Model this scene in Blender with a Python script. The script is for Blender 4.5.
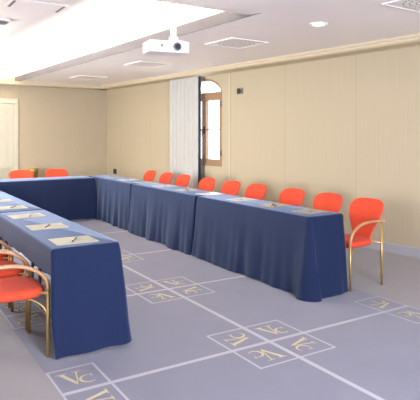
import bpy, bmesh, math, random
from mathutils import Vector, Matrix

for o in list(bpy.data.objects):
    bpy.data.objects.remove(o)
SC = bpy.context.scene
COL = SC.collection
PI = math.pi

def lin(c):
    c = c / 255.0
    return c / 12.92 if c <= 0.04045 else ((c + 0.055) / 1.055) ** 2.4

def rgb(r, g, b):
    return (lin(r), lin(g), lin(b), 1.0)

# ------------------------------------------------------------------ camera
cam = bpy.data.cameras.new('camera')
cam_ob = bpy.data.objects.new('camera', cam)
COL.objects.link(cam_ob)
cam.sensor_width = 36.0
cam.lens = 46.2                       # 539 px focal length over 420 px
cam.shift_y = -0.155                  # level camera, horizon above the middle
cam.clip_start = 0.05
cam_ob.location = (0, 0, 1.5)
cam_ob.rotation_euler = (math.radians(90), 0, math.radians(-32.09))
SC.camera = cam_ob

# ------------------------------------------------------------------ view, sky
SC.view_settings.view_transform = 'Standard'
SC.view_settings.look = 'None'
SC.view_settings.gamma = 1
SC.view_settings.use_curve_mapping = False
SC.view_settings.exposure = 0.97

world = bpy.data.worlds.new('overcast_sky')
SC.world = world
world.use_nodes = True
wbg = world.node_tree.nodes['Background']
wbg.inputs['Color'].default_value = (0.80, 0.89, 1.0, 1)
wbg.inputs['Strength'].default_value = 3.0

# ------------------------------------------------------------------ lights
def area(name, loc, direction, sx, sy, power, color):
    L = bpy.data.lights.new(name, 'AREA')
    L.shape = 'RECTANGLE'
    L.size, L.size_y = sx, sy
    L.energy = power
    L.color = color
    o = bpy.data.objects.new(name, L)
    COL.objects.link(o)
    o.location = loc
    o.rotation_euler = Vector(direction).to_track_quat('-Z', 'Y').to_euler()
    return o

LIP0, LIP1 = Vector((3.17, 4.12)), Vector((2.71, 12.5))   # edge of the light cove
CDIR = (LIP1 - LIP0).normalized()
CN = Vector((CDIR.y, -CDIR.x))                            # towards the right wall

COVE_POWER = 120
WINDOW_POWER = 400
# fluorescent run hidden behind the cove lip, washing the raised ceiling
mid = LIP0 + CDIR * 4.35 + CN * 0.17
cove = area('cove_light', (mid.x, mid.y, 2.825), (-CN.x, -CN.y, 0.3), 0.08, 7.9, COVE_POWER, (1.0, 0.95, 0.88))
_z = -Vector((-CN.x, -CN.y, 0.3)).normalized()
_y = Vector((CDIR.x, CDIR.y, 0))
_x = _y.cross(_z).normalized()
cove.rotation_euler = Matrix((_x, _y, _z)).transposed().to_euler()
# bluish light from an unseen window assumed in the near wall
area('window_daylight', (1.35, -2.62, 1.45), (0, 1, 0.25), 1.5, 1.6, WINDOW_POWER, (0.69, 0.77, 1.0))
# fill for far wall and ceiling, set in an added, unseen left window
area('window_daylight', (-1.52, 8.35, 1.55), (1, -0.1, 0.02), 2.2, 1.6, 210, (0.92, 0.95, 1.0))

# ------------------------------------------------------------------ materials
def new_mat(name):
    m = bpy.data.materials.new(name)
    m.use_nodes = True
    return m, m.node_tree.nodes, m.node_tree.links, m.node_tree.nodes['Principled BSDF']

def plain(name, col, rough=0.5, metal=0.0, noise=0.0, scale=30, bump=0.0, sheen=0.0, coat=0.0, emit=None, es=0.0, spec=0.5, stretch=(1, 1, 1), tint=None):
    m, N, L, b = new_mat(name)
    b.inputs['Base Color'].default_value = col
    b.inputs['Roughness'].default_value = rough
    b.inputs['Metallic'].default_value = metal
    b.inputs['Specular IOR Level'].default_value = spec
    b.inputs['Sheen Weight'].default_value = sheen
    b.inputs['Sheen Roughness'].default_value = 0.4
    if tint: b.inputs['Sheen Tint'].default_value = tint
    b.inputs['Coat Weight'].default_value = coat
    b.inputs['Coat Roughness'].default_value = 0.1
    if emit:
        b.inputs['Emission Color'].default_value = emit
        b.inputs['Emission Strength'].default_value = es
    if noise or bump:
        tc = N.new('ShaderNodeTexCoord')
        mp = N.new('ShaderNodeMapping')
        mp.inputs['Scale'].default_value = stretch
        L.new(tc.outputs['Object'], mp.inputs['Vector'])
        nz = N.new('ShaderNodeTexNoise')
        nz.inputs['Scale'].default_value = scale
        nz.inputs['Detail'].default_value = 5
        L.new(mp.outputs['Vector'], nz.inputs['Vector'])
        if noise:
            mx = N.new('ShaderNodeMix')
            mx.data_type = 'RGBA'
            mx.inputs['A'].default_value = tuple(c * (1 - noise) for c in col[:3]) + (1,)
            mx.inputs['B'].default_value = tuple(min(1, c * (1 + noise)) for c in col[:3]) + (1,)
            L.new(nz.outputs['Fac'], mx.inputs['Factor'])
            L.new(mx.outputs['Result'], b.inputs['Base Color'])
        if bump:
            bp = N.new('ShaderNodeBump')
            bp.inputs['Strength'].default_value = bump
            bp.inputs['Distance'].default_value = 0.01
            L.new(nz.outputs['Fac'], bp.inputs['Height'])
            L.new(bp.outputs['Normal'], b.inputs['Normal'])
    return m

def wallpaper(name, col, col2, period, joint):
    """woven vertical stripes with a faint panel joint every `joint` metres (object x)"""
    m, N, L, b = new_mat(name)
    b.inputs['Roughness'].default_value = 0.75
    tc = N.new('ShaderNodeTexCoord')
    sp = N.new('ShaderNodeSeparateXYZ')
    L.new(tc.outputs['Object'], sp.inputs['Vector'])
    def mth(op, a, v):
        n = N.new('ShaderNodeMath')
        n.operation = op
        L.new(a, n.inputs[0])
        n.inputs[1].default_value = v
        return n.outputs[0]
    s = mth('SINE', mth('MULTIPLY', sp.outputs['X'], 2 * PI / period), 0)
    s = mth('MULTIPLY_ADD', s, 0.5)
    s.node.inputs[2].default_value = 0.5
    nz = N.new('ShaderNodeTexNoise')
    nz.inputs['Scale'].default_value = 14
    mp = N.new('ShaderNodeMapping')
    mp.inputs['Scale'].default_value = (3, 3, 0.08)
    L.new(tc.outputs['Object'], mp.inputs['Vector'])
    L.new(mp.outputs['Vector'], nz.inputs['Vector'])
    av = N.new('ShaderNodeMath')
    av.operation = 'MULTIPLY_ADD'
    L.new(nz.outputs['Fac'], av.inputs[0])
    av.inputs[1].default_value = 0.7
    L.new(mth('MULTIPLY', s, 0.14), av.inputs[2])
    mx = N.new('ShaderNodeMix')
    mx.data_type = 'RGBA'
    mx.inputs['A'].default_value = col
    mx.inputs['B'].default_value = col2
    L.new(av.outputs[0], mx.inputs['Factor'])
    out = mx.outputs['Result']
    if joint:
        fr = mth('ABSOLUTE', mth('SUBTRACT', mth('FRACT', mth('DIVIDE', mth('ADD', sp.outputs['X'], 40 * joint - 0.95 + joint / 2), joint), 0), 0.5), 0)
        lt = mth('LESS_THAN', fr, 0.005 / joint)
        m2 = N.new('ShaderNodeMix')
        m2.data_type = 'RGBA'
        L.new(lt, m2.inputs['Factor'])
        L.new(out, m2.inputs['A'])
        m2.inputs['B'].default_value = tuple(c * 0.9 for c in col[:3]) + (1,)
        out = m2.outputs['Result']
    L.new(out, b.inputs['Base Color'])
    return m

def carpet(name, col, col2):
    m, N, L, b = new_mat(name)
    b.inputs['Roughness'].default_value = 0.95
    b.inputs['Specular IOR Level'].default_value = 0.15
    b.inputs['Sheen Weight'].default_value = 0.25
    tc = N.new('ShaderNodeTexCoord')
    n1 = N.new('ShaderNodeTexNoise')
    n1.inputs['Scale'].default_value = 3.0
    n1.inputs['Detail'].default_value = 8
    n2 = N.new('ShaderNodeTexNoise')
    n2.inputs['Scale'].default_value = 260
    L.new(tc.outputs['Object'], n1.inputs['Vector'])
    L.new(tc.outputs['Object'], n2.inputs['Vector'])
    ad = N.new('ShaderNodeMath')
    ad.operation = 'MULTIPLY_ADD'
    L.new(n2.outputs['Fac'], ad.inputs[0])
    ad.inputs[1].default_value = 0.5
    mu = N.new('ShaderNodeMath')
    mu.operation = 'MULTIPLY'
    L.new(n1.outputs['Fac'], mu.inputs[0])
    mu.inputs[1].default_value = 0.5
    L.new(mu.outputs[0], ad.inputs[2])
    mx = N.new('ShaderNodeMix')
    mx.data_type = 'RGBA'
    mx.inputs['A'].default_value = col
    mx.inputs['B'].default_value = col2
    L.new(ad.outputs[0], mx.inputs['Factor'])
    L.new(mx.outputs['Result'], b.inputs['Base Color'])
    bp = N.new('ShaderNodeBump')
    bp.inputs['Strength'].default_value = 0.25
    bp.inputs['Distance'].default_value = 0.004
    L.new(n2.outputs['Fac'], bp.inputs['Height'])
    L.new(bp.outputs['Normal'], b.inputs['Normal'])
    return m

M_carpet = carpet('carpet_field', rgb(101, 99, 112), rgb(130, 127, 140))
M_carpet_edge = carpet('carpet_border', rgb(128, 120, 118), rgb(152, 144, 140))
M_line = plain('carpet_line', rgb(182, 177, 184), 0.95, noise=0.08, scale=200)
M_mono = plain('carpet_monogram', rgb(204, 188, 152), 0.95, noise=0.08, scale=200)
M_wall = wallpaper('wall_fabric', rgb(180, 164, 134), rgb(190, 175, 145), 0.06, 1.34)
M_wall_back = wallpaper('wall_fabric_back', rgb(174, 158, 131), rgb(184, 169, 141), 0.06, 0)
M_ceil = plain('ceiling_paint', rgb(248, 241, 233), 0.85, noise=0.02, scale=4)
M_crown = plain('crown_paint', rgb(204, 187, 156), 0.6)
M_lip_shade = plain('lip_paint', rgb(96, 92, 94), 0.7)  # dark grey stands in for shade on the cove fascia
M_base = plain('baseboard_paint', rgb(170, 168, 170), 0.5)
M_cloth = plain('blue_cloth', rgb(22, 33, 62), 0.85, noise=0.14, scale=60, bump=0.12, sheen=0.75, spec=0.2, tint=rgb(156, 172, 198))
M_red = plain('red_fabric', rgb(212, 74, 46), 0.8, noise=0.06, scale=120, bump=0.1, sheen=0.05, spec=0.2)
M_brass = plain('brass_tube', rgb(200, 164, 100), 0.4, metal=0.75)
M_wood = plain('bent_beech', rgb(182, 136, 90), 0.4, noise=0.12, scale=25, stretch=(1, 1, 8), coat=0.3)
M_frame = plain('window_wood', rgb(156, 122, 88), 0.5, noise=0.12, scale=20, stretch=(6, 6, 0.6))
M_white = plain('white_plastic', rgb(238, 236, 232), 0.4)
M_offwhite = plain('off_white_metal', rgb(242, 236, 228), 0.6)
M_grille = plain('grille_dark', rgb(120, 110, 104), 0.6)
M_dark = plain('dark_plastic', rgb(40, 34, 30), 0.4)
M_grey = plain('grey_plastic', rgb(120, 118, 116), 0.4)
M_paper = plain('paper_sleeve', rgb(164, 166, 150), 0.3, noise=0.03, scale=8, coat=0.6)
M_paper_wall_glare = plain('paper_tan', rgb(134, 126, 110), 0.3, noise=0.05, scale=8, coat=0.6)  # tan stands in for the wall reflected in the glossy sleeve
M_paper_window_glare = plain('paper_white', rgb(214, 216, 222), 0.3, noise=0.02, scale=8, coat=0.6)  # white stands in for window glare on the glossy sleeve
M_ink = plain('pen_black', rgb(34, 34, 38), 0.3)
M_curtain = plain('curtain_fabric', rgb(184, 181, 172), 0.9, noise=0.05, scale=40, sheen=0.2)
M_curtain_shade = plain('blackout_fabric', rgb(74, 76, 92), 0.85, noise=0.05, scale=40)  # dark tone paints the shaded edge of the pale curtain
M_door = plain('door_paint', rgb(190, 184, 162), 0.5, noise=0.02, scale=5)
M_tabletop = plain('table_laminate', rgb(150, 120, 90), 0.5, noise=0.1, scale=12)
M_steel = plain('grey_steel', rgb(110, 110, 114), 0.4, metal=0.7)
M_lens = plain('lens_glass', rgb(18, 18, 26), 0.08, coat=1.0)
M_lamp = plain('lamp_diffuser', rgb(245, 245, 240), 0.4, emit=(1, 0.97, 0.92, 1), es=1.3)
M_bin = plain('bronze_metal', rgb(150, 118, 74), 0.3, metal=0.8)

def glass_mat():
    m, N, L, b = new_mat('window_glass')
    out = N['Material Output']
    tr = N.new('ShaderNodeBsdfTransparent')
    gl = N.new('ShaderNodeBsdfGlossy')
    gl.inputs['Roughness'].default_value = 0.02
    mx = N.new('ShaderNodeMixShader')
    mx.inputs['Fac'].default_value = 0.06
    L.new(tr.outputs[0], mx.inputs[1])
    L.new(gl.outputs[0], mx.inputs[2])
    L.new(mx.outputs[0], out.inputs['Surface'])
    return m
M_glass = glass_mat()

# ------------------------------------------------------------------ mesh helpers
def obj(name, bm, mats, parent=None, smooth=False, loc=None):
    me = bpy.data.meshes.new(name)
    bm.normal_update()
    bm.to_mesh(me)
    bm.free()
    if not isinstance(mats, (list, tuple)):
        mats = [mats]
    for m in mats:
        me.materials.append(m)
    if smooth:
        for p in me.polygons:
            p.use_smooth = True
    o = bpy.data.objects.new(name, me)
    COL.objects.link(o)
    if parent:
        o.parent = parent
    if loc:
        o.location = loc
    return o

def tag(o, label=None, cat=None, group=None, kind=None):
    if label: o['label'] = label
    if cat: o['category'] = cat
    if group: o['group'] = group
    if kind: o['kind'] = kind
    return o

def empty(name, loc=(0, 0, 0), rz=0):
    o = bpy.data.objects.new(name, None)
    o.empty_display_size = 0.1
    COL.objects.link(o)
    o.location = loc
    o.rotation_euler = (0, 0, rz)
    return o

def copy_tree(o, parent=None):
    c = o.copy()
    COL.objects.link(c)
    if parent:
        c.parent = parent
    for ch in list(o.children):
        copy_tree(ch, c)
    return c

def box(bm, x0, x1, y0, y1, z0, z1, mi=0, bevel=0.0, seg=2):
    vs = [bm.verts.new((x, y, z)) for x in (x0, x1) for y in (y0, y1) for z in (z0, z1)]
    q = [(0, 1, 3, 2), (4, 6, 7, 5), (0, 4, 5, 1), (2, 3, 7, 6), (0, 2, 6, 4), (1, 5, 7, 3)]
    fs = []
    for a in q:
        f = bm.faces.new([vs[i] for i in a])
        f.material_index = mi
        fs.append(f)
    if bevel:
        es = list({e for f in fs for e in f.edges})
        bmesh.ops.bevel(bm, geom=es, offset=bevel, segments=seg, profile=0.6, affect='EDGES')
    return fs

def prism(bm, poly, z0, z1, mi=0):
    """extrude a 2-D (x, y) polygon (counter-clockwise) from z0 to z1"""
    lo = [bm.verts.new((p[0], p[1], z0)) for p in poly]
    hi = [bm.verts.new((p[0], p[1], z1)) for p in poly]
    n = len(poly)
    fs = [bm.faces.new(lo[::-1]), bm.faces.new(hi)]
    for i in range(n):
        fs.append(bm.faces.new((lo[i], lo[(i + 1) % n], hi[(i + 1) % n], hi[i])))
    for f in fs:
        f.material_index = mi
    return fs

def cyl(bm, p0, p1, r0, r1=None, n=16, mi=0, caps=True):
    p0, p1 = Vector(p0), Vector(p1)
    r1 = r0 if r1 is None else r1
    d = (p1 - p0).normalized()
    a = Vector((0, 0, 1)) if abs(d.z) < 0.9 else Vector((1, 0, 0))
    u = d.cross(a).normalized()
    v = d.cross(u)
    A = [bm.verts.new(p0 + (u * math.cos(2 * PI * i / n) + v * math.sin(2 * PI * i / n)) * r0) for i in range(n)]
    B = [bm.verts.new(p1 + (u * math.cos(2 * PI * i / n) + v * math.sin(2 * PI * i / n)) * r1) for i in range(n)]
    fs = []
    for i in range(n):
        fs.append(bm.faces.new((A[i], B[i], B[(i + 1) % n], A[(i + 1) % n])))
    if caps:
        fs.append(bm.faces.new(A))
        fs.append(bm.faces.new(B[::-1]))
    for f in fs:
        f.material_index = mi
    return fs

def spline(pts, k=6):
    P = [Vector(p) for p in pts]
    out = []
    for i in range(len(P) - 1):
        a, b, c, d = P[max(i - 1, 0)], P[i], P[i + 1], P[min(i + 2, len(P) - 1)]
        for j in range(k):
            t = j / k
            out.append(0.5 * ((2 * b) + (c - a) * t + (2 * a - 5 * b + 4 * c - d) * t * t + (3 * b - a - 3 * c + d) * t ** 3))
    out.append(P[-1])
    return out

def sweep(bm, pts, ra, rb=None, n=10, side=Vector((0, 1, 0))):
    """tube along pts; ra = half-width along `side`, rb = half-width across"""
    rb = ra if rb is None else rb
    rings = []
    for i, p in enumerate(pts):
        t = (pts[min(i + 1, len(pts) - 1)] - pts[max(i - 1, 0)]).normalized()
        s = (side - t * side.dot(t))
        s = s.normalized() if s.length > 1e-4 else t.orthogonal().normalized()
        q = t.cross(s)
        rings.append([bm.verts.new(p + s * ra * math.cos(2 * PI * j / n) + q * rb * math.sin(2 * PI * j / n)) for j in range(n)])
    for a, b in zip(rings, rings[1:]):
        for j in range(n):
            bm.faces.new((a[j], a[(j + 1) % n], b[(j + 1) % n], b[j]))
    bm.faces.new(rings[0][::-1])
    bm.faces.new(rings[-1])

def rings_surface(bm, rings):
    R = [[bm.verts.new(p) for p in r] for r in rings]
    n = len(R[0])
    for a, b in zip(R, R[1:]):
        for j in range(n):
            bm.faces.new((a[j], a[(j + 1) % n], b[(j + 1) % n], b[j]))
    bm.faces.new(R[0][::-1])
    bm.faces.new(R[-1])

# ------------------------------------------------------------------ room shell
W0 = Vector((5.65, 4.2))                      # right wall: point and direction
WD = Vector((-0.0935, 0.9956)).normalized()
WROT = math.atan2(WD.y, WD.x)
WN = Vector((-WD.y, WD.x))                    # into the room
YB, YN, XL = 12.5, -2.5, -1.4                 # back wall, near wall, left wall
HL, HU, CB = 2.67, 3.05, 2.58                 # lower ceiling, raised ceiling, crown bottom

def wpt(s, off=0.0):
    p = W0 + WD * s + WN * off
    return (p.x, p.y)

S_END = (YB - W0.y) / WD.y
S_NEAR = (YN - W0.y) / WD.y

# --- floor: border carpet, inner carpet field, inlaid lines and monograms
CX0, CX1 = 0.92, 3.98
GX, GY0, GP = 2.44, 3.08, 1.575
floor_bm = bmesh.new()
def quad(bm, x0, x1, y0, y1, z, mi):
    f = bm.faces.new([bm.verts.new(p) for p in ((x0, y0, z), (x1, y0, z), (x1, y1, z), (x0, y1, z))])
    f.material_index = mi
def poly2(bm, pts, z, mi):
    f = bm.faces.new([bm.verts.new((p[0], p[1], z)) for p in pts])
    f.normal_update()
    if f.normal.z < 0:
        f.normal_flip()
    f.material_index = mi
f = floor_bm.faces.new([floor_bm.verts.new(p) for p in (
    (XL - 0.1, YN - 0.1, 0), (*wpt(S_NEAR - 0.1, -0.1), 0), (*wpt(S_END + 0.1, -0.1), 0), (XL - 0.1, YB + 0.1, 0))])
f.material_index = 0
quad(floor_bm, CX0, CX1, YN + 0.05, YB - 1.2, 0.0015, 1)
rows = [GY0 + GP * k for k in range(-3, 6)]
LW, SW, SQ = 0.018, 0.008, 0.327
zl = 0.003
quad(floor_bm, GX - LW, GX + LW, YN + 0.05, YB - 1.2, zl, 2)
for gy in rows:
    quad(floor_bm, CX0, GX - LW, gy - LW, gy + LW, zl, 2)
    quad(floor_bm, GX + LW, CX1, gy - LW, gy + LW, zl, 2)

def frame_lines(x0, x1, y0, y1):
    zz = zl + 0.0003
    quad(floor_bm, x0 - SW, x1 + SW, y0 - SW, y0 + SW, zz, 2)
    quad(floor_bm, x0 - SW, x1 + SW, y1 - SW, y1 + SW, zz, 2)
    quad(floor_bm, x0 - SW, x0 + SW, y0 + SW, y1 - SW, zz, 2)
    quad(floor_bm, x1 - SW, x1 + SW, y0 + SW, y1 - SW, zz, 2)

def monogram(cx, cy, rot):
    """a tall serif V with a smaller C tucked against its right foot"""
    c, s = math.cos(rot), math.sin(rot)
    k = 0.192
    def T(p):
        x, y = (p[0] - 0.52) * k, (p[1] - 0.48) * k
        return (cx + x * c - y * s, cy + x * s + y * c)
    z = zl + 0.0006
    P = lambda pts: poly2(floor_bm, [T(p) for p in pts], z, 3)
    P([(0.05, 0.95), (0.21, 0.95), (0.46, 0.14), (0.40, 0.02)])          # thick stroke
    P([(0.40, 0.02), (0.46, 0.14), (0.655, 0.95), (0.59, 0.95)])         # thin stroke
    P([(-0.04, 0.95), (0.30, 0.95), (0.30, 0.99), (-0.04, 0.99)])        # serifs
    P([(0.49, 0.95), (0.76, 0.95), (0.76, 0.99), (0.49, 0.99)])
    n = 16                                                               # crescent C
    for i in range(n):
        a0 = math.radians(48 + 270 * i / n)
        a1 = math.radians(48 + 270 * (i + 1) / n)
        def w(a):
            t = (math.degrees(a) - 48) / 270
            return 0.025 + 0.075 * math.sin(PI * min(1, max(0, t))) ** 1.2
        def pt(a, r):
            return (0.80 + r * math.cos(a) * 0.95, 0.30 + r * math.sin(a))
        P([pt(a0, 0.29), pt(a1, 0.29), pt(a1, 0.29 - w(a1)), pt(a0, 0.29 - w(a0))])
    P([(0.96, 0.43), (1.02, 0.46), (1.02, 0.60), (0.985, 0.60)])         # terminal of the C

R90 = PI / 2
for gy in rows:
    for (sx, sy, rt) in ((1, 1, 0), (-1, 1, R90), (-1, -1, 2 * R90), (1, -1, 3 * R90)):
        x0, x1 = sorted((GX, GX + sx * SQ))
        y0, y1 = sorted((gy, gy + sy * SQ))
        monogram((x0 + x1) / 2, (y0 + y1) / 2, rt)
    frame_lines(GX - SQ, GX + SQ, gy - SQ, gy + SQ)
    for (sy, rt) in ((1, 0), (-1, 3 * R90)):
        monogram(CX0 + 0.15, gy + sy * SQ / 2, rt)
    for (sy, rt) in ((1, R90), (-1, 2 * R90)):
        monogram(CX1 - 0.155, gy + sy * SQ / 2, rt)
    frame_lines(CX0 + SW, CX0 + 0.305, gy - SQ, gy + SQ)
    frame_lines(CX1 - 0.31, CX1 - SW, gy - SQ, gy + SQ)
floor = tag(obj('floor', floor_bm, [M_carpet_edge, M_carpet, M_line, M_mono]), kind='structure')

# --- right wall with the arched window opening (local x along the wall, z up, y = into the room)
WIN_C, WIN_H, WIN_B, WIN_S, WIN_R = 4.42, 0.57, 0.93, 2.235, 0.315
def arch(c, half, rise, bot, spring, n=24):
    pts = [(c - half, bot), (c + half, bot)]
    for i in range(n + 1):
        a = PI * i / n
        pts.append((c + half * math.cos(a), spring + rise * math.sin(a)))
    return pts
def wall_with_hole(name, x0, x1, z1, hole, mat, depth):
    bm = bmesh.new()
    def loop(pts, y):
        vs = [bm.verts.new((p[0], y, p[1])) for p in pts]
        es = [bm.edges.new((vs[i], vs[(i + 1) % len(vs)])) for i in range(len(vs))]
        return vs, es
    outer = [(x0, 0), (x1, 0), (x1, z1), (x0, z1)]
    for y in (0.0, -depth):
        vo, eo = loop(outer, y)
        vh, eh = loop(hole, y)
        if y == 0.0:
            H0, O0 = vh, vo
        else:
            H1, O1 = vh, vo
        bmesh.ops.triangle_fill(bm, use_beauty=True, use_dissolve=False, edges=eo + eh)
    for A, B in ((H0, H1), (O0, O1)):
        for i in range(len(A)):
            bm.faces.new((A[i], A[(i + 1) % len(A)], B[(i + 1) % len(A)], B[i]))
    bmesh.ops.recalc_face_normals(bm, faces=bm.faces[:])
    return obj(name, bm, mat)
wall_right = wall_with_hole('wall_right', S_NEAR - 0.15, S_END + 0.02, 3.0, arch(WIN_C, WIN_H, WIN_R, WIN_B, WIN_S), M_wall, 0.24)
wall_right.location = (W0.x, W0.y, 0)
wall_right.rotation_euler = (0, 0, WROT)
tag(wall_right, kind='structure')

bm = bmesh.new()
box(bm, XL - 0.2, W0.x + 0.9, YB, YB + 0.2, 0, 3.0)
tag(obj('wall_back', bm, M_wall_back), kind='structure')
bm = bmesh.new()                                 # left wall with an unseen window opening, added to let in fill light
box(bm, XL - 0.2, XL, YN - 0.2, 7.2, 0, 3.0)
box(bm, XL - 0.2, XL, 9.5, YB, 0, 3.0)
box(bm, XL - 0.2, XL, 7.2, 9.5, 0, 0.65)
box(bm, XL - 0.2, XL, 7.2, 9.5, 2.25, 3.0)
tag(obj('wall_left', bm, M_wall_back), kind='structure')
bm = bmesh.new()                                 # near wall with an unseen window opening
WX = ((0.6, 2.1),)
WZ0, WZ1 = 0.65, 2.25
xs = [XL, WX[0][0], WX[0][1], W0.x + 0.75]
for i in range(3):
    if i == 1:
        box(bm, xs[i], xs[i + 1], YN - 0.2, YN, 0, WZ0)
        box(bm, xs[i], xs[i + 1], YN - 0.2, YN, WZ1, 3.0)
    else:
        box(bm, xs[i], xs[i + 1], YN - 0.2, YN, 0, 3.0)
tag(obj('wall_near', bm, M_wall), kind='structure')

# --- ceiling: lower slab with a raised, lit field; shallow curved end and light lip
bm = bmesh.new()
big = (W0.x + 1.2)
lip0, lip1 = LIP0, LIP0 + CDIR * ((YB + 0.1 - LIP0.y) / CDIR.y)
# slab on the right (z 2.67 - 2.79), slab in the near part of the room
prism(bm, [(lip0.x, lip0.y), (big, lip0.y), (big, YB + 0.1), (lip1.x, lip1.y)], HL, 2.79)
prism(bm, [(XL - 0.1, YN - 0.1), (big, YN - 0.1), (big, lip0.y), (XL - 0.1, lip0.y)], HL, HL + 0.02)
# curved near end of the raised field
prof = [(0.0, HL), (0.12, HL + 0.008), (0.22, HL + 0.025), (0.30, HL + 0.06), (0.35, HL + 0.12), (0.38, HU + 0.01)]
for (a, za), (b, zb) in zip(prof, prof[1:]):
    x_a = lip0.x + CDIR.x / CDIR.y * a
    x_b = lip0.x + CDIR.x / CDIR.y * b
    bm.faces.new([bm.verts.new(p) for p in ((XL - 0.1, lip0.y + a, za), (x_a + 0.4, lip0.y + a, za), (x_b + 0.4, lip0.y + b, zb), (XL - 0.1, lip0.y + b, zb))])
# raised field and the closed back of the light trough
prism(bm, [(XL - 0.1, lip0.y), (big, lip0.y), (big, YB + 0.1), (XL - 0.1, YB + 0.1)], HU, HU + 0.02)
t0, t1 = lip0 + CN * 0.32, lip1 + CN * 0.32
prism(bm, [(t0.x, t0.y), (t0.x + 0.05, t0.y), (t1.x + 0.05, t1.y), (t1.x, t1.y)], 2.785, HU + 0.005)
# lower soffit on the left, its roll shaped to grade the light into the raised field
fl0, fl1 = lip0 - CN * 1.74, lip1 - CN * 1.74
prism(bm, [(XL - 0.1, lip0.y - 0.05), (fl0.x, lip0.y - 0.05), (fl1.x, fl1.y), (XL - 0.1, YB + 0.1)], HL, HL + 0.02)
roll = []
for i in range(13):
    d = 0.62 * i / 12
    roll.append((d, HL + 0.66 * d * d))
roll.append((0.64, HU + 0.01))
c0 = [bm.verts.new((fl0.x + CN.x * d, fl0.y - 0.05 + CN.y * d, z)) for d, z in roll]
c1 = [bm.verts.new((fl1.x + CN.x * d, fl1.y + CN.y * d, z)) for d, z in roll]
for i in range(len(roll) - 1):
    f = bm.faces.new((c0[i], c0[i + 1], c1[i + 1], c1[i]))
    f.smooth = i < len(roll) - 2
tag(obj('ceiling', bm, M_ceil), kind='structure')
# board added over the cove fascia; its dark grey paints in shade
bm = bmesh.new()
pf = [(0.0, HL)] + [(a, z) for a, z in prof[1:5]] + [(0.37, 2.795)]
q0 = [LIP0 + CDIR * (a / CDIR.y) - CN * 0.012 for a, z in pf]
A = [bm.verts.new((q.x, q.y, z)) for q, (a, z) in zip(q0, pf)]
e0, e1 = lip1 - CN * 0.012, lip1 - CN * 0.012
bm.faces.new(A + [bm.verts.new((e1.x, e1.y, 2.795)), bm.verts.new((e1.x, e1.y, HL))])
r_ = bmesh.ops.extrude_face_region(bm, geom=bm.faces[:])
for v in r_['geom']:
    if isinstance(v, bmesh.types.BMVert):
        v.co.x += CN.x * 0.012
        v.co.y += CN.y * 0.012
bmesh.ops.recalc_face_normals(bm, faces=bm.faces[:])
tag(obj('trim_4', bm, M_lip_shade), kind='structure')

# --- crown moulding (soffit with a beige face) and baseboard
def run_profile(name, prof, s0, s1, mat, base, d, nrm):
    """prof: (offset into room, z) polygon swept along a wall line"""
    bm = bmesh.new()
    A = [bm.verts.new((*(base + d * s0 + nrm * p[0]), p[1])) for p in prof]
    B = [bm.verts.new((*(base + d * s1 + nrm * p[0]), p[1])) for p in prof]
    n = len(prof)
    for i in range(n):
        bm.faces.new((A[i], A[(i + 1) % n], B[(i + 1) % n], B[i]))
    bm.faces.new(A[::-1])
    bm.faces.new(B)
    bmesh.ops.recalc_face_normals(bm, faces=bm.faces[:])
    return tag(obj(name, bm, mat), kind='structure')
crown = [(0, CB), (0.02, CB), (0.024, CB + 0.006), (0.27, CB + 0.006), (0.29, CB + 0.012), (0.31, CB + 0.03), (0.31, CB + 0.055), (0.325, CB + 0.06), (0.335, HL), (0, HL)]
run_profile('trim_1', crown, S_NEAR, S_END, M_crown, W0, WD, WN)
run_profile('trim_2', crown, 0, 6.2, M_crown, Vector((XL, YB)), Vector((1, 0)), Vector((0, -1)))
base = [(0, 0), (0.018, 0), (0.018, 0.11), (0.012, 0.118), (0, 0.12)]
run_profile('baseboard_right', base, S_NEAR, S_END, M_base, W0, WD, WN)
run_profile('baseboard_back', base, 0, 6.2, M_base, Vector((XL, YB)), Vector((1, 0)), Vector((0, -1)))
# pale cover strip on the right wall
bm = bmesh.new()
box(bm, 3.618, 3.65, 0, 0.012, 0.12, CB, bevel=0.003)
o = tag(obj('trim_3', bm, M_crown), kind='structure')
o.location = (W0.x, W0.y, 0); o.rotation_euler = (0, 0, WROT)

# --- arched window
win = tag(empty('window_1', (W0.x, W0.y, 0), WROT), kind='structure')
def ring_strip(bm, outer, inner, y0, y1):
    n = len(outer)
    V = [[bm.verts.new((p[0], y, p[1])) for p in pts] for pts, y in ((outer, y1), (inner, y1), (inner, y0), (outer, y0))]
    for k in range(4):
        a, b = V[k], V[(k + 1) % 4]
        for i in range(n):
            bm.faces.new((a[i], a[(i + 1) % n], b[(i + 1) % n], b[i]))
    bmesh.ops.recalc_face_normals(bm, faces=bm.faces[:])
bm = bmesh.new()
ring_strip(bm, arch(WIN_C, WIN_H + 0.005, WIN_R + 0.005, WIN_B - 0.005, WIN_S), arch(WIN_C, WIN_H - 0.045, WIN_R - 0.045, WIN_B + 0.045, WIN_S), -0.10, -0.015)
obj('window_frame', bm, M_frame, win)
bm = bmesh.new()
box(bm, WIN_C - WIN_H + 0.02, WIN_C + WIN_H - 0.02, -0.10, -0.005, WIN_S - 0.045, WIN_S + 0.045, bevel=0.006)
obj('transom', bm, M_frame, win)
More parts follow.
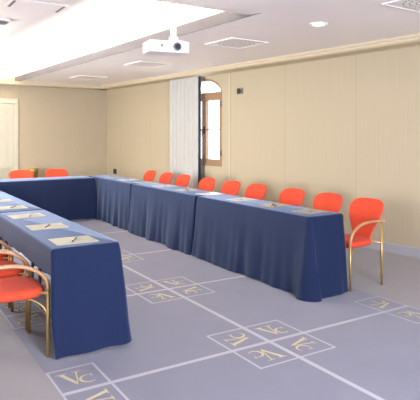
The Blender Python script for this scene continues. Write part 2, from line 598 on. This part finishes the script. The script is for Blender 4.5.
for sgn in (-1, 1):
    c0, c1 = sorted((WIN_C + sgn * 0.004, WIN_C + sgn * (WIN_H - 0.045)))
    z0, z1 = WIN_B + 0.045, WIN_S - 0.045
    bm = bmesh.new()
    outer = [(c0, z0), (c1, z0), (c1, z1), (c0, z1)]
    w = 0.058
    inner = [(c0 + w, z0 + w + 0.02), (c1 - w, z0 + w + 0.02), (c1 - w, z1 - w), (c0 + w, z1 - w)]
    ring_strip(bm, outer, inner, -0.09, -0.02)
    cas = obj('casement', bm, M_frame, win)
    bm = bmesh.new()
    box(bm, c0 + w, c1 - w, -0.062, -0.05, 1.585, 1.605)
    obj('glazing_bar', bm, M_steel, cas)
    bm = bmesh.new()
    for zz in (z0 + 0.2, z1 - 0.13):
        xx = c0 if sgn < 0 else c1
        cyl(bm, (xx, -0.012, zz - 0.05), (xx, -0.012, zz + 0.05), 0.011, n=8)
    obj('hinge', bm, M_dark, cas)
    bm = bmesh.new()
    box(bm, c0 + w - 0.004, c1 - w + 0.004, -0.058, -0.054, z0 + w, z1 - w + 0.004)
    obj('pane', bm, M_glass, cas)
bm = bmesh.new()
box(bm, WIN_C - 0.035, WIN_C - 0.005, -0.018, 0.0, 1.52, 1.66, bevel=0.004)
cyl(bm, (WIN_C - 0.02, 0.0, 1.60), (WIN_C - 0.02, 0.045, 1.60), 0.008)
cyl(bm, (WIN_C - 0.02, 0.04, 1.61), (WIN_C - 0.02, 0.04, 1.49), 0.009)
obj('window_handle', bm, M_dark, win)
bm = bmesh.new()
for a in (40, 90, 140):
    ar = math.radians(a)
    e = (WIN_C + (WIN_H - 0.045) * math.cos(ar), WIN_S + (WIN_R - 0.045) * math.sin(ar))
    cyl(bm, (WIN_C, -0.05, WIN_S + 0.03), (e[0], -0.05, e[1]), 0.009, n=8)
obj('glazing_bar', bm, M_frame, win)
bm = bmesh.new()
pts = arch(WIN_C, WIN_H - 0.04, WIN_R - 0.04, WIN_S + 0.03, WIN_S + 0.03)[2:]
bm.faces.new([bm.verts.new((p[0], -0.056, p[1])) for p in pts])
obj('pane', bm, M_glass, win)

# --- unseen windows: near one assumed for bluish light, left one added as fill
for i in range(2):
    a, b = (0.6, 2.1) if i == 0 else (0.0, 2.3)
    w2 = tag(empty('window_%d' % (i + 2), (0, 0, 0)), kind='structure')
    if i:                                        # the same frame turned into the left wall, y 7.2 .. 9.5
        w2.rotation_euler = (0, 0, -PI / 2)
        w2.location = (XL - YN, 9.5, 0)
    bm = bmesh.new()
    o_ = [(a, WZ0), (b, WZ0), (b, WZ1), (a, WZ1)]
    i_ = [(a + .06, WZ0 + .06), (b - .06, WZ0 + .06), (b - .06, WZ1 - .06), (a + .06, WZ1 - .06)]
    ring_strip(bm, o_, i_, YN - 0.12, YN - 0.04)
    box(bm, (a + b) / 2 - 0.03, (a + b) / 2 + 0.03, YN - 0.12, YN - 0.04, WZ0 + 0.06, WZ1 - 0.06)
    obj('window_frame', bm, M_frame, w2)

# --- cream panelled door in the back wall
door = tag(empty('door_1', (0, YB, 0)), kind='structure')
bm = bmesh.new()
box(bm, 0.95, 2.77, -0.035, 0, 2.19, 2.305, bevel=0.008)
box(bm, 0.95, 1.06, -0.035, 0, 0, 2.19, bevel=0.008)
box(bm, 2.66, 2.77, -0.035, 0, 0, 2.19, bevel=0.008)
obj('door_frame', bm, M_door, door)
for k in range(2):
    x0 = 1.06 + k * 0.8
    bm = bmesh.new()
    box(bm, x0 + 0.003, x0 + 0.797, -0.018, 0, 0.005, 2.185)
    lf = obj('door_leaf', bm, M_door, door)
    for (za, zb) in ((0.16, 0.78), (0.9, 1.38), (1.5, 2.06)):
        bm = bmesh.new()
        ring_strip(bm, [(x0 + 0.11, za), (x0 + 0.69, za), (x0 + 0.69, zb), (x0 + 0.11, zb)],
                   [(x0 + 0.14, za + .03), (x0 + 0.66, za + .03), (x0 + 0.66, zb - .03), (x0 + 0.14, zb - .03)], -0.032, -0.018)
        obj('panel_moulding', bm, M_door, lf)
    bm = bmesh.new()
    hx = x0 + (0.74 if k == 0 else 0.06)
    cyl(bm, (hx, -0.018, 1.0), (hx, -0.065, 1.0), 0.011)
    cyl(bm, (hx, -0.06, 1.0), (hx + (-0.11 if k == 0 else 0.11), -0.06, 1.0), 0.009)
    obj('door_handle', bm, M_brass, lf)

# ------------------------------------------------------------------ curtains
def curtain(name, s0, s1, y0, amp, waves, z0, z1, mat, seed):
    rnd = random.Random(seed)
    bm = bmesh.new()
    N = int(waves * 14)
    ph = rnd.random() * 6
    rows_ = []
    zz = [z0 + (z1 - z0) * k / 8 for k in range(9)]
    for z in zz:
        r = []
        for i in range(N + 1):
            u = i / N
            t = (z - z0) / (z1 - z0)
            y = y0 + amp * (0.55 + 0.45 * (1 - t)) * math.sin(2 * PI * waves * u + ph + 0.6 * math.sin(3.1 * u * waves)) + amp * 0.3 * math.sin(2 * PI * waves * 0.37 * u + 2 * ph)
            r.append(bm.verts.new((s0 + (s1 - s0) * u, y, z)))
        rows_.append(r)
    for a, b in zip(rows_, rows_[1:]):
        for i in range(N):
            bm.faces.new((a[i], a[i + 1], b[i + 1], b[i]))
    o = obj(name, bm, mat, smooth=True)
    o.location = (W0.x, W0.y, 0); o.rotation_euler = (0, 0, WROT)
    return o
tag(curtain('curtain', 4.375, 5.335, 0.135, 0.008, 7, 0.14, CB + 0.002, M_curtain, 3), 'tall pale grey pleated curtain hanging left of the arched window', 'curtain')
tag(curtain('blackout_curtain', 4.355, 4.45, 0.09, 0.005, 1.5, 0.14, CB + 0.002, M_curtain_shade, 5), 'narrow dark slate curtain edge between the pale curtain and the arched window', 'curtain')

# ------------------------------------------------------------------ ceiling fittings
def diffuser(x, y, z, w, rz, label):
    t = tag(empty('air_diffuser', (x, y, z), rz), label, 'air vent', 'square perforated air diffusers in the lower ceiling')
    h = w / 2
    bm = bmesh.new()
    ring_strip_xy(bm, h, h - 0.02, -0.012, 0.0)
    obj('frame', bm, M_offwhite, t)
    bm = bmesh.new()
    box(bm, -h + 0.02, h - 0.02, -h + 0.02, h - 0.02, -0.008, -0.002)
    for r, n in ((0.06, 8), (0.115, 14), (0.17, 20), (0.225, 26)):
        for i in range(n):
            a = 2 * PI * i / n + r
            c, s = math.cos(a), math.sin(a)
            p = [(-0.006, -0.014), (0.006, -0.014), (0.006, 0.014), (-0.006, 0.014)]
            vs = [bm.verts.new((r * c + q[0] * c - q[1] * s, r * s + q[0] * s + q[1] * c, -0.0085)) for q in p]
            bm.faces.new(vs[::-1]).material_index = 1
    obj('perforated_plate', bm, [M_offwhite, M_grille], t)
    return t
def ring_strip_xy(bm, a, b, z0, z1):
    o_ = [(-a, -a), (a, -a), (a, a), (-a, a)]
    i_ = [(-b, -b), (b, -b), (b, b), (-b, b)]
    V = [[bm.verts.new((p[0], p[1], z)) for p in pts] for pts, z in ((o_, z1), (i_, z1), (i_, z0), (o_, z0))]
    for k in range(4):
        A, B = V[k], V[(k + 1) % 4]
        for i in range(4):
            bm.faces.new((A[i], A[(i + 1) % 4], B[(i + 1) % 4], B[i]))
    bmesh.ops.recalc_face_normals(bm, faces=bm.faces[:])
CROT = math.atan2(CDIR.y, CDIR.x) - PI / 2
for (x, y, lab) in ((4.15, 2.98, 'white square air diffuser cut off by the upper right edge of the photo'),
                    (3.93, 5.63, 'white square air diffuser on the ceiling just right of the projector'),
                    (3.86, 8.08, 'white square air diffuser on the ceiling behind the projector'),
                    (3.72, 10.6, 'white square air diffuser on the ceiling farthest away, near the back wall')):
    diffuser(x, y, HL, 0.58, CROT, lab)

def disc(bm, r, z0, z1, n=28, mi=0):
    cyl(bm, (0, 0, z0), (0, 0, z1), r, n=n, mi=mi)
t = tag(empty('downlight', (3.98, 4.2, HL)), 'round white downlight set in the ceiling at upper right', 'ceiling light')
bm = bmesh.new()
R0, R1 = 0.095, 0.07
A = [[bm.verts.new((r * math.cos(2 * PI * i / 28), r * math.sin(2 * PI * i / 28), z)) for i in range(28)] for r, z in ((R0, 0), (R0, -0.012), (R1, -0.016), (R1, 0))]
for a, b in zip(A, A[1:]):
    for i in range(28):
        bm.faces.new((a[i], a[(i + 1) % 28], b[(i + 1) % 28], b[i]))
bmesh.ops.recalc_face_normals(bm, faces=bm.faces[:])
obj('trim_ring', bm, M_white, t, smooth=True)
bm = bmesh.new()
disc(bm, R1, -0.008, -0.001)
obj('lamp_diffuser', bm, M_lamp, t)

t = tag(empty('smoke_detector', (1.12, 5.77, HL)), 'small round grey ceiling detector at the upper left edge', 'smoke detector')
bm = bmesh.new()
disc(bm, 0.085, -0.02, 0.0)
obj('base', bm, M_offwhite, t)
bm = bmesh.new()
cyl(bm, (0, 0, -0.04), (0, 0, -0.02), 0.045, 0.065, n=24)
obj('sensor_head', bm, M_grille, t)

t = tag(empty('ceiling_panel', (1.265, 4.98, HL)), 'flat rectangular ceiling panel with two short dark end slots', 'air vent')
bm = bmesh.new()
box(bm, -0.245, 0.245, -0.17, 0.17, -0.006, 0.0, bevel=0.002)
obj('panel', bm, M_ceil, t)
for sx in (-1, 1):
    bm = bmesh.new()
    box(bm, sx * 0.215 - 0.011, sx * 0.215 + 0.011, -0.13, 0.13, -0.0075, -0.006)
    tag(obj('slot', bm, M_grille, t), 'dark end slot')

# projector
pr = tag(empty('projector', (2.385, 4.60, 2.275), math.radians(-9.6)), 'white projector hanging from the ceiling on a short mount', 'projector')
PS = 1.13
pr.scale = (PS, PS, PS)
bm = bmesh.new()
box(bm, -0.175, 0.175, -0.105, 0.105, 0, 0.098, bevel=0.012, seg=3)
obj('body', bm, M_white, pr)
bm = bmesh.new()
n = 24
for (r, y0, y1, mi) in ((0.036, -0.116, -0.10, 0),):
    cyl(bm, (0.066, y0, 0.05), (0.066, y1, 0.05), r, n=n)
obj('lens_ring', bm, M_grey, pr)
bm = bmesh.new()
cyl(bm, (0.066, -0.119, 0.05), (0.066, -0.11, 0.05), 0.025, n=n)
obj('lens', bm, M_lens, pr)
bm = bmesh.new()
box(bm, -0.075, -0.058, -0.108, -0.10, 0.042, 0.068, bevel=0.002)
obj('sensor_window', bm, M_grey, pr)
bm = bmesh.new()
for i in range(7):
    box(bm, -0.178, -0.17, -0.075 + i * 0.022, -0.063 + i * 0.022, 0.022, 0.078)
obj('vent_grille', bm, M_offwhite, pr)
bm = bmesh.new()
box(bm, 0.0, 0.15, -0.05, 0.09, 0.098, 0.112, bevel=0.003)
cyl(bm, (0.075, 0.02, 0.11), (0.075, 0.02, (HU - 2.275) / PS), 0.024)
cyl(bm, (0.075, 0.02, (HU - 2.285) / PS), (0.075, 0.02, (HU - 2.275) / PS), 0.07)
cyl(bm, (0.075, 0.02, 0.11), (0.075, 0.02, 0.15), 0.04)
obj('ceiling_mount', bm, M_white, pr)

# thermostat and socket on the right wall
def on_wall(name, s, z, label, cat):
    p = wpt(s, 0.0)
    return tag(empty(name, (p[0], p[1], z), WROT), label, cat)
t = on_wall('wall_switch', 3.35, 2.25, 'small dark switch plate high on the tan wall right of the window', 'switch')
bm = bmesh.new(); box(bm, -0.075, 0.075, 0, 0.014, -0.055, 0.055, bevel=0.004); obj('plate', bm, M_grey, t)
bm = bmesh.new(); box(bm, -0.005, 0.06, 0.014, 0.024, -0.042, 0.042, bevel=0.003); obj('button', bm, M_dark, t)
bm = bmesh.new(); box(bm, -0.06, -0.02, 0.014, 0.022, -0.025, 0.025, bevel=0.003); obj('button', bm, M_dark, t)
t = on_wall('wall_socket', 7.92, 0.63, 'small dark socket on the wall near the far corner, above the tables', 'socket')
bm = bmesh.new(); box(bm, -0.07, 0.07, 0, 0.016, -0.06, 0.06, bevel=0.004); obj('plate', bm, M_dark, t)
bm = bmesh.new(); cyl(bm, (0, 0.014, 0), (0, 0.03, 0), 0.03); obj('plug', bm, M_dark, t)

# bronze bin by the door
t = tag(empty('ash_bin', (3.02, 12.2, 0)), 'bronze metal stand-up bin beside the cream door, behind the red chair', 'bin')
bm = bmesh.new()
cyl(bm, (0, 0, 0), (0, 0, 0.70), 0.11, n=24)
obj('body', bm, M_bin, t, smooth=False)
bm = bmesh.new()
cyl(bm, (0, 0, 0.70), (0, 0, 0.76), 0.12, 0.125, n=24)
obj('rim', bm, M_brass, t)

# ------------------------------------------------------------------ tables and cloths
TZ = 0.735
def table(x0, x1, y0, y1, label, group):
    cx, cy = (x0 + x1) / 2, (y0 + y1) / 2
    t = tag(empty('conference_table', (cx, cy, 0)), label, 'table', group)
    hx, hy = (x1 - x0) / 2 - 0.012, (y1 - y0) / 2 - 0.012
    bm = bmesh.new()
    box(bm, -hx, hx, -hy, hy, TZ - 0.03, TZ, bevel=0.004)
    obj('tabletop', bm, M_tabletop, t)
    for sx in (-1, 1):
        for sy in (-1, 1):
            bm = bmesh.new()
            cyl(bm, (sx * (hx - 0.07), sy * (hy - 0.12), 0), (sx * (hx - 0.07), sy * (hy - 0.12), TZ - 0.03), 0.016, n=12)
            obj('leg', bm, M_steel, t)
    return t

def cloth(x0, x1, y0, y1, hem, flare, seed, label, group, fold=1.0, tuck=0.0, crease=False):
    """draped cloth; hem / flare are dicts per side: W (-x), E (+x), S (-y), N (+y); flare leaves at mid-hem"""
    rnd = random.Random(seed)
    cx, cy = (x0 + x1) / 2, (y0 + y1) / 2
    hx, hy = (x1 - x0) / 2, (y1 - y0) / 2
    cr = 0.018
    step = 0.02
    sides = [('S', (-hx + cr, -hy), (hx - cr, -hy), (0, -1)), ('E', (hx, -hy + cr), (hx, hy - cr), (1, 0)),
             ('N', (hx - cr, hy), (-hx + cr, hy), (0, 1)), ('W', (-hx, hy - cr), (-hx, -hy + cr), (-1, 0))]
    P = []                                   # position, normal, hem z, flare, fold amplitude, corner bonus
    s_acc = 0.0
    for k, (nm, a, b, nr) in enumerate(sides):
        a, b = Vector(a), Vector(b)
        L = (b - a).length
        n = max(4, int(L / step))
        nxt = sides[(k + 1) % 4]
        prv = sides[(k - 1) % 4]
        for i in range(n + 1):
            u = i / n
            d0, d1 = u * L, (1 - u) * L
            bonus = 0.0
            if hem[nm] < 0.2:
                if hem[prv[0]] < 0.2: bonus += math.exp(-d0 / 0.045)
                if hem[nxt[0]] < 0.2: bonus += math.exp(-d1 / 0.045)
            P.append([a.lerp(b, u), Vector(nr), hem[nm], flare[nm], s_acc + d0, bonus, min(d0, d1)])
        s_acc += L
        c = Vector((b.x if nr[0] == 0 else b.x - cr * nr[0], b.y if nr[1] == 0 else b.y - cr * nr[1]))
        n2 = Vector(nxt[3])
        for i in range(1, 5):
            a_ = i / 5 * PI / 2
            nn = Vector(nr) * math.cos(a_) + n2 * math.sin(a_)
            u = i / 5
            bonus = 1.0 if hem[nm] < 0.2 and hem[nxt[0]] < 0.2 else 0.0
            P.append([c + nn * cr, nn, hem[nm] * (1 - u) + hem[nxt[0]] * u, flare[nm] * (1 - u) + flare[nxt[0]] * u, s_acc + i * 0.01, bonus, 0.0])
        s_acc += 0.05
    waves = [(rnd.uniform(6, 42), rnd.random() * 6.3, rnd.uniform(0.4, 1.0)) for _ in range(8)]
    def foldv(s):
        v = sum(a * math.sin(w * s + p + 0.8 * math.sin(w * 0.31 * s + p)) * min(1, 14 / w) for w, p, a in waves) / 2.2
        return v
    top = TZ + 0.006
    bm = bmesh.new()
    rings = []
    for (ins, dz) in ((0.02, 0.0), (0.006, -0.002), (0.0, -0.012)):
        rings.append([bm.verts.new((p[0].x - p[1].x * ins, p[0].y - p[1].y * ins, top + dz)) for p in P])
    K = 15
    for k in range(1, K + 1):
        r = []
        for (p, nn, hz_, fl, s, bon, de) in P:
            t = k / K
            z = (top - 0.012) * (1 - t) + hz_ * t
            drop = (top - z) / top                    # how far down the cloth has fallen
            amp = fold * 0.024 * drop ** 1.6 * (1.0 if hz_ < 0.2 else 0.08)
            wob = 0.004 * math.sin(9 * s + 11 * z + seed)
            off = fl * drop + amp * foldv(s) + bon * 0.03 * drop - (0.03 * drop ** 0.6 * math.exp(-((de - 0.035) / 0.02) ** 2) if crease and nn.y < -0.9 and p.x < 0 else 0) + wob * drop + 0.004
            hz2 = 0.012 * math.sin(5 * s + seed) * drop * t if hz_ < 0.2 else 0
            tk = tuck * drop * math.exp(-max(0, hx - p.x) / 0.12) if nn.y < -0.2 else 0.0   # end panel drawn in at its right edge
            r.append(bm.verts.new((p.x + nn.x * off - tk, p.y + nn.y * off, max(0.006, z + hz2))))
        rings.append(r)
    n = len(P)
    for a, b in zip(rings, rings[1:]):
        for i in range(n):
            bm.faces.new((a[i], b[i], b[(i + 1) % n], a[(i + 1) % n]))
    bm.faces.new(rings[0])
    bmesh.ops.recalc_face_normals(bm, faces=bm.faces[:])
    o = obj('tablecloth', bm, M_cloth, smooth=True, loc=(cx, cy, 0))
    return tag(o, label, 'tablecloth', group)

LG, RG = 'tables under the left blue cloths', 'tables under the right blue cloths'
CG = 'blue tablecloths'
LX0, LX1 = 1.01, 1.49
LY = [3.57, 5.565, 7.56, 9.55]
names_l = ['near', 'middle', 'far']
for i in range(3):
    table(LX0, LX1, LY[i] + 0.010, LY[i + 1] - 0.016, 'table hidden under the %s cloth of the left row' % ('nearest', 'second', 'farthest')[i], LG)
    first = i == 0
    cloth(LX0, LX1, LY[i] + 0.010, LY[i + 1] - 0.016,
          {'S': 0.028 if first else 0.62, 'E': 0.028, 'N': 0.62, 'W': 0.56},
          {'S': 0.03 if first else 0.0, 'E': 0.07 if i < 2 else 0.02, 'N': 0.0, 'W': 0.0}, 11 + i,
          ('deep blue floor-length tablecloth on the left row, its near end facing the camera',
           'blue tablecloth second from the camera on the left row, cut off by the photo edge',
           'blue tablecloth at the far end of the left row, outside the photo edge')[i], CG, fold=0.55 if first else 0.8)
RX0, RX1 = 3.41, 3.862
RY = [3.71, 5.76, 7.735, 9.70]
for i in range(3):
    table(RX0, RX1, RY[i] + 0.018, RY[i + 1] - 0.018, 'table hidden under the %s cloth of the right row' % ('nearest', 'middle', 'farthest')[i], RG)
    first = i == 0
    cloth(RX0, RX1, RY[i] + 0.018, RY[i + 1] - 0.018,
          {'S': 0.010 if first else 0.3, 'E': 0.64, 'N': 0.3, 'W': 0.012},
          {'S': 0.12 if first else 0.0, 'E': 0.0, 'N': 0.0, 'W': (0.075, 0.075, 0.04)[i]}, 31 + i,
          ('slate blue tablecloth at the near end of the right row, beside the red armchair',
           'slate blue tablecloth in the middle of the right row, between two dark seams',
           'slate blue tablecloth at the far end of the right row, meeting the back row')[i], CG, fold=1.0, tuck=0.05 if first else 0.0, crease=first)
table(1.56, 3.355, 9.16, 9.74, 'table hidden under the cloth of the back row', 'table under the back blue cloth')
cloth(1.56, 3.355, 9.16, 9.74, {'S': 0.028, 'E': 0.6, 'N': 0.56, 'W': 0.6}, {'S': 0.05, 'E': 0, 'N': 0, 'W': 0}, 51,
      'dark blue tablecloth across the back row, closing the U of tables', CG, fold=0.7)

# ------------------------------------------------------------------ chairs
def rounded_ring(cx, cy, hx, hy, z, n=36, e=3.2, fx=0.0):
    out = []
    for i in range(n):
        a = 2 * PI * i / n
        c, s = math.cos(a), math.sin(a)
        x = math.copysign(abs(c) ** (2 / e), c) * hx
        y = math.copysign(abs(s) ** (2 / e), s) * hy
        y *= 1 + fx * x / hx
        out.append(Vector((cx + x, cy + y, z)))
    return out

def make_chair(label, group):
    """faces +x; origin on the floor between the four legs"""
    t = tag(empty('armchair'), label, 'chair', group)
    # seat cushion
    bm = bmesh.new()
    rr = []
    for (sc, z) in ((0.80, 0.396), (0.95, 0.399), (1.0, 0.415), (1.0, 0.435), (0.965, 0.450), (0.86, 0.459), (0.55, 0.464), (0.2, 0.465)):
        ring = rounded_ring(0.015, 0, 0.225 * sc, 0.232 * sc, z, fx=0.06)
        for p in ring:                                 # slight dish, raised front roll
            p.z += 0.012 * max(0, p.x / 0.23) ** 2 * 0 - 0.010 * (1 - min(1, (abs(p.y) / 0.2) ** 2)) * (1 if z > 0.44 else 0)
        rr.append(ring)
    rings_surface(bm, rr)
    obj('seat', bm, M_red, t, smooth=True)
    # spoon-shaped backrest
    prof = [(0.405, 0.085), (0.412, 0.105), (0.45, 0.128), (0.50, 0.142), (0.545, 0.160), (0.59, 0.184), (0.635, 0.206), (0.68, 0.222), (0.72, 0.234), (0.755, 0.233), (0.785, 0.221), (0.806, 0.198), (0.820, 0.165), (0.829, 0.115), (0.832, 0.05)]
    bm = bmesh.new()
    rr = []
    for (z, w) in prof:
        tt = (z - 0.405) / 0.43
        xc = -0.215 - 0.03 * tt - 0.12 * tt ** 1.5
        th = 0.021 * min(1.0, 0.45 + 6 * min(0.832 - z + 0.004, z - 0.395))
        ring = []
        for i in range(32):
            a = 2 * PI * i / 32
            c, s = math.cos(a), math.sin(a)
            y = 0.95 * w * math.copysign(abs(c) ** 0.8, c)
            x = xc + th * math.copysign(abs(s) ** 0.7, s) + 0.75 * y * y
            ring.append(Vector((x, y, z)))
        rr.append(ring)
    rings_surface(bm, rr)
    obj('backrest', bm, M_red, t, smooth=True)
    for s in (-1, 1):
        y = s * 0.258
        bm = bmesh.new()                               # front leg
        sweep(bm, [Vector((0.222, y, 0.0)), Vector((0.222, y, 0.25)), Vector((0.222, y, 0.49))], 0.0115, n=12)
        obj('leg', bm, M_brass, t, smooth=True)
        bm = bmesh.new()                               # rear leg
        sweep(bm, [Vector((-0.222, y, 0.0)), Vector((-0.222, y, 0.3)), Vector((-0.222, y, 0.628))], 0.0115, n=12)
        obj('leg', bm, M_brass, t, smooth=True)
        bm = bmesh.new()                               # bent wooden arm
        pts = spline([(-0.25, y, 0.640), (-0.10, y, 0.643), (0.02, y, 0.636), (0.11, y, 0.608), (0.18, y, 0.562), (0.214, y, 0.508), (0.222, y, 0.455)], 6)
        sweep(bm, pts, 0.019, 0.0125, n=12)
        obj('armrest', bm, M_wood, t, smooth=True)
        bm = bmesh.new()                               # curved brace under the seat
        sweep(bm, spline([(0.06, s * 0.17, 0.398), (0.13, s * 0.21, 0.385), (0.19, s * 0.245, 0.345), (0.216, s * 0.256, 0.29)], 5), 0.006, n=8)
        obj('brace', bm, M_brass, t, smooth=True)
        bm = bmesh.new()                               # stubs from seat to legs
        sweep(bm, [Vector((-0.222, y, 0.42)), Vector((-0.19, s * 0.15, 0.42)), Vector((-0.15, s * 0.12, 0.415))], 0.009, n=8)
        obj('seat_rail', bm, M_brass, t, smooth=True)
        bm = bmesh.new()
        sweep(bm, [Vector((0.222, y, 0.432)), Vector((0.20, s * 0.235, 0.430)), Vector((0.15, s * 0.19, 0.425))], 0.009, n=8)
        obj('seat_rail', bm, M_brass, t, smooth=True)
    return t

ORD = ['first', 'second', 'third', 'fourth', 'fifth', 'sixth', 'seventh', 'eighth', 'ninth']
RCG, LCG, BCG = 'red armchairs along the right row', 'red armchairs along the left row', 'red armchairs behind the back row'
ry = [3.92, 4.50, 5.12, 5.86, 6.46, 7.12, 7.89, 8.50, 9.16]
chair0 = make_chair('red armchair at the near end of the right row, wooden arm in view', RCG)
ch = []
for i, y in enumerate(ry):
    c = chair0 if i == 0 else copy_tree(chair0)
    c.location = (4.105 if i == 0 else 4.12, y, 0)
    c.rotation_euler = (0, 0, PI)
    if i:
        tag(c, '%s red chair from the near end of the right row, back showing above the cloth' % ORD[i])
for i, y in enumerate((3.925, 4.51, 5.13, 5.78)):
    c = copy_tree(chair0)
    c.location = (0.785, y, 0)
    c.rotation_euler = (0, 0, 0)
    tag(c, ('nearest red armchair at the lower left, beside the deep blue cloth end',
            'second red armchair of the left row, just behind the nearest one',
            'third red armchair of the left row, a sliver at the photo edge',
            'fourth red armchair of the left row, hidden past the photo edge')[i], group=LCG)
for i, (x, y) in enumerate(((2.40, 10.28), (3.07, 10.28))):
    c = copy_tree(chair0)
    c.location = (x, y, 0)
    c.rotation_euler = (0, 0, -PI / 2)
    tag(c, ('red chair behind the back table, left one, in front of the cream door', 'red chair behind the back table, right one, against the plain tan wall')[i], group=BCG)

# ------------------------------------------------------------------ papers and pens
def make_paper(mat, label, group):
    bm = bmesh.new()
    box(bm, -0.15, 0.15, -0.128, 0.128, 0, 0.004, bevel=0.001, seg=1)
    return tag(obj('paper_pad', bm, mat), label, 'paper', group)
def make_pen(label, group):
    t = tag(empty('pen'), label, 'pen', group)
    bm = bmesh.new()
    cyl(bm, (-0.065, 0, 0.006), (0.06, 0, 0.006), 0.0045, n=10)
    cyl(bm, (0.06, 0, 0.006), (0.072, 0, 0.006), 0.005, 0.001, n=10)
    obj('barrel', bm, M_ink, t)
    bm = bmesh.new()
    box(bm, -0.06, -0.02, -0.0015, 0.0015, 0.0115, 0.014)
    obj('clip', bm, M_white, t)
    return t
PZ = TZ + 0.0065
LPG, RPG = 'papers on the left row', 'papers on the right row'
LN, RN = 'pens on the left row', 'pens on the right row'
rnd = random.Random(4)
paper0 = make_paper(M_paper, 'cream paper pad nearest the camera on the left table', LPG)
pen0 = make_pen('black pen on the nearest cream pad of the left table', LN)
for i in range(8):
    y = 3.80 + 0.685 * i
    x = 1.225
    p = paper0 if i == 0 else copy_tree(paper0)
    p.location = (x, y, PZ)
    p.rotation_euler = (0, 0, rnd.uniform(-0.04, 0.04))
    n = pen0 if i == 0 else copy_tree(pen0)
    n.location = (x + 0.02 + rnd.uniform(-0.02, 0.02), y - 0.01, PZ + 0.0042)
    n.rotation_euler = (0, 0, math.radians(62 + rnd.uniform(-12, 12)))
    if i:
        tag(p, '%s cream paper pad from the near end of the left table' % ORD[i])
        tag(n, 'black pen on the %s cream pad of the left table' % ORD[i])
rmats = [M_paper_wall_glare, M_paper_wall_glare, M_paper_window_glare, M_paper_window_glare, M_paper, M_paper_window_glare, M_paper, M_paper_window_glare, M_paper]
rmesh = {}
for i, y in enumerate((3.99, 4.55, 5.16, 5.86, 6.44, 7.12, 7.80, 8.46, 9.06)):
    m = rmats[i]
    x = 3.675
    if m.name not in rmesh:
        p = make_paper(m, 'x', RPG)
        rmesh[m.name] = p
    else:
        p = copy_tree(rmesh[m.name])
    tag(p, ('tan paper pad at the near end of the right table, by the cloth corner' if i == 0 else
            '%s %s paper pad from the near end of the right table' % (ORD[i], {'paper_tan': 'tan', 'paper_white': 'white', 'paper_sleeve': 'cream'}[m.name])), group=RPG)
    p.location = (x, y, PZ)
    p.rotation_euler = (0, 0, rnd.uniform(-0.06, 0.06))
    n = copy_tree(pen0)
    n.location = (x - 0.02, y - 0.02, PZ + 0.0042)
    n.rotation_euler = (0, 0, math.radians(66 + rnd.uniform(-16, 16)))
    tag(n, 'black pen lying on the %s pad from the near end of the right table' % ORD[i], group=RN)
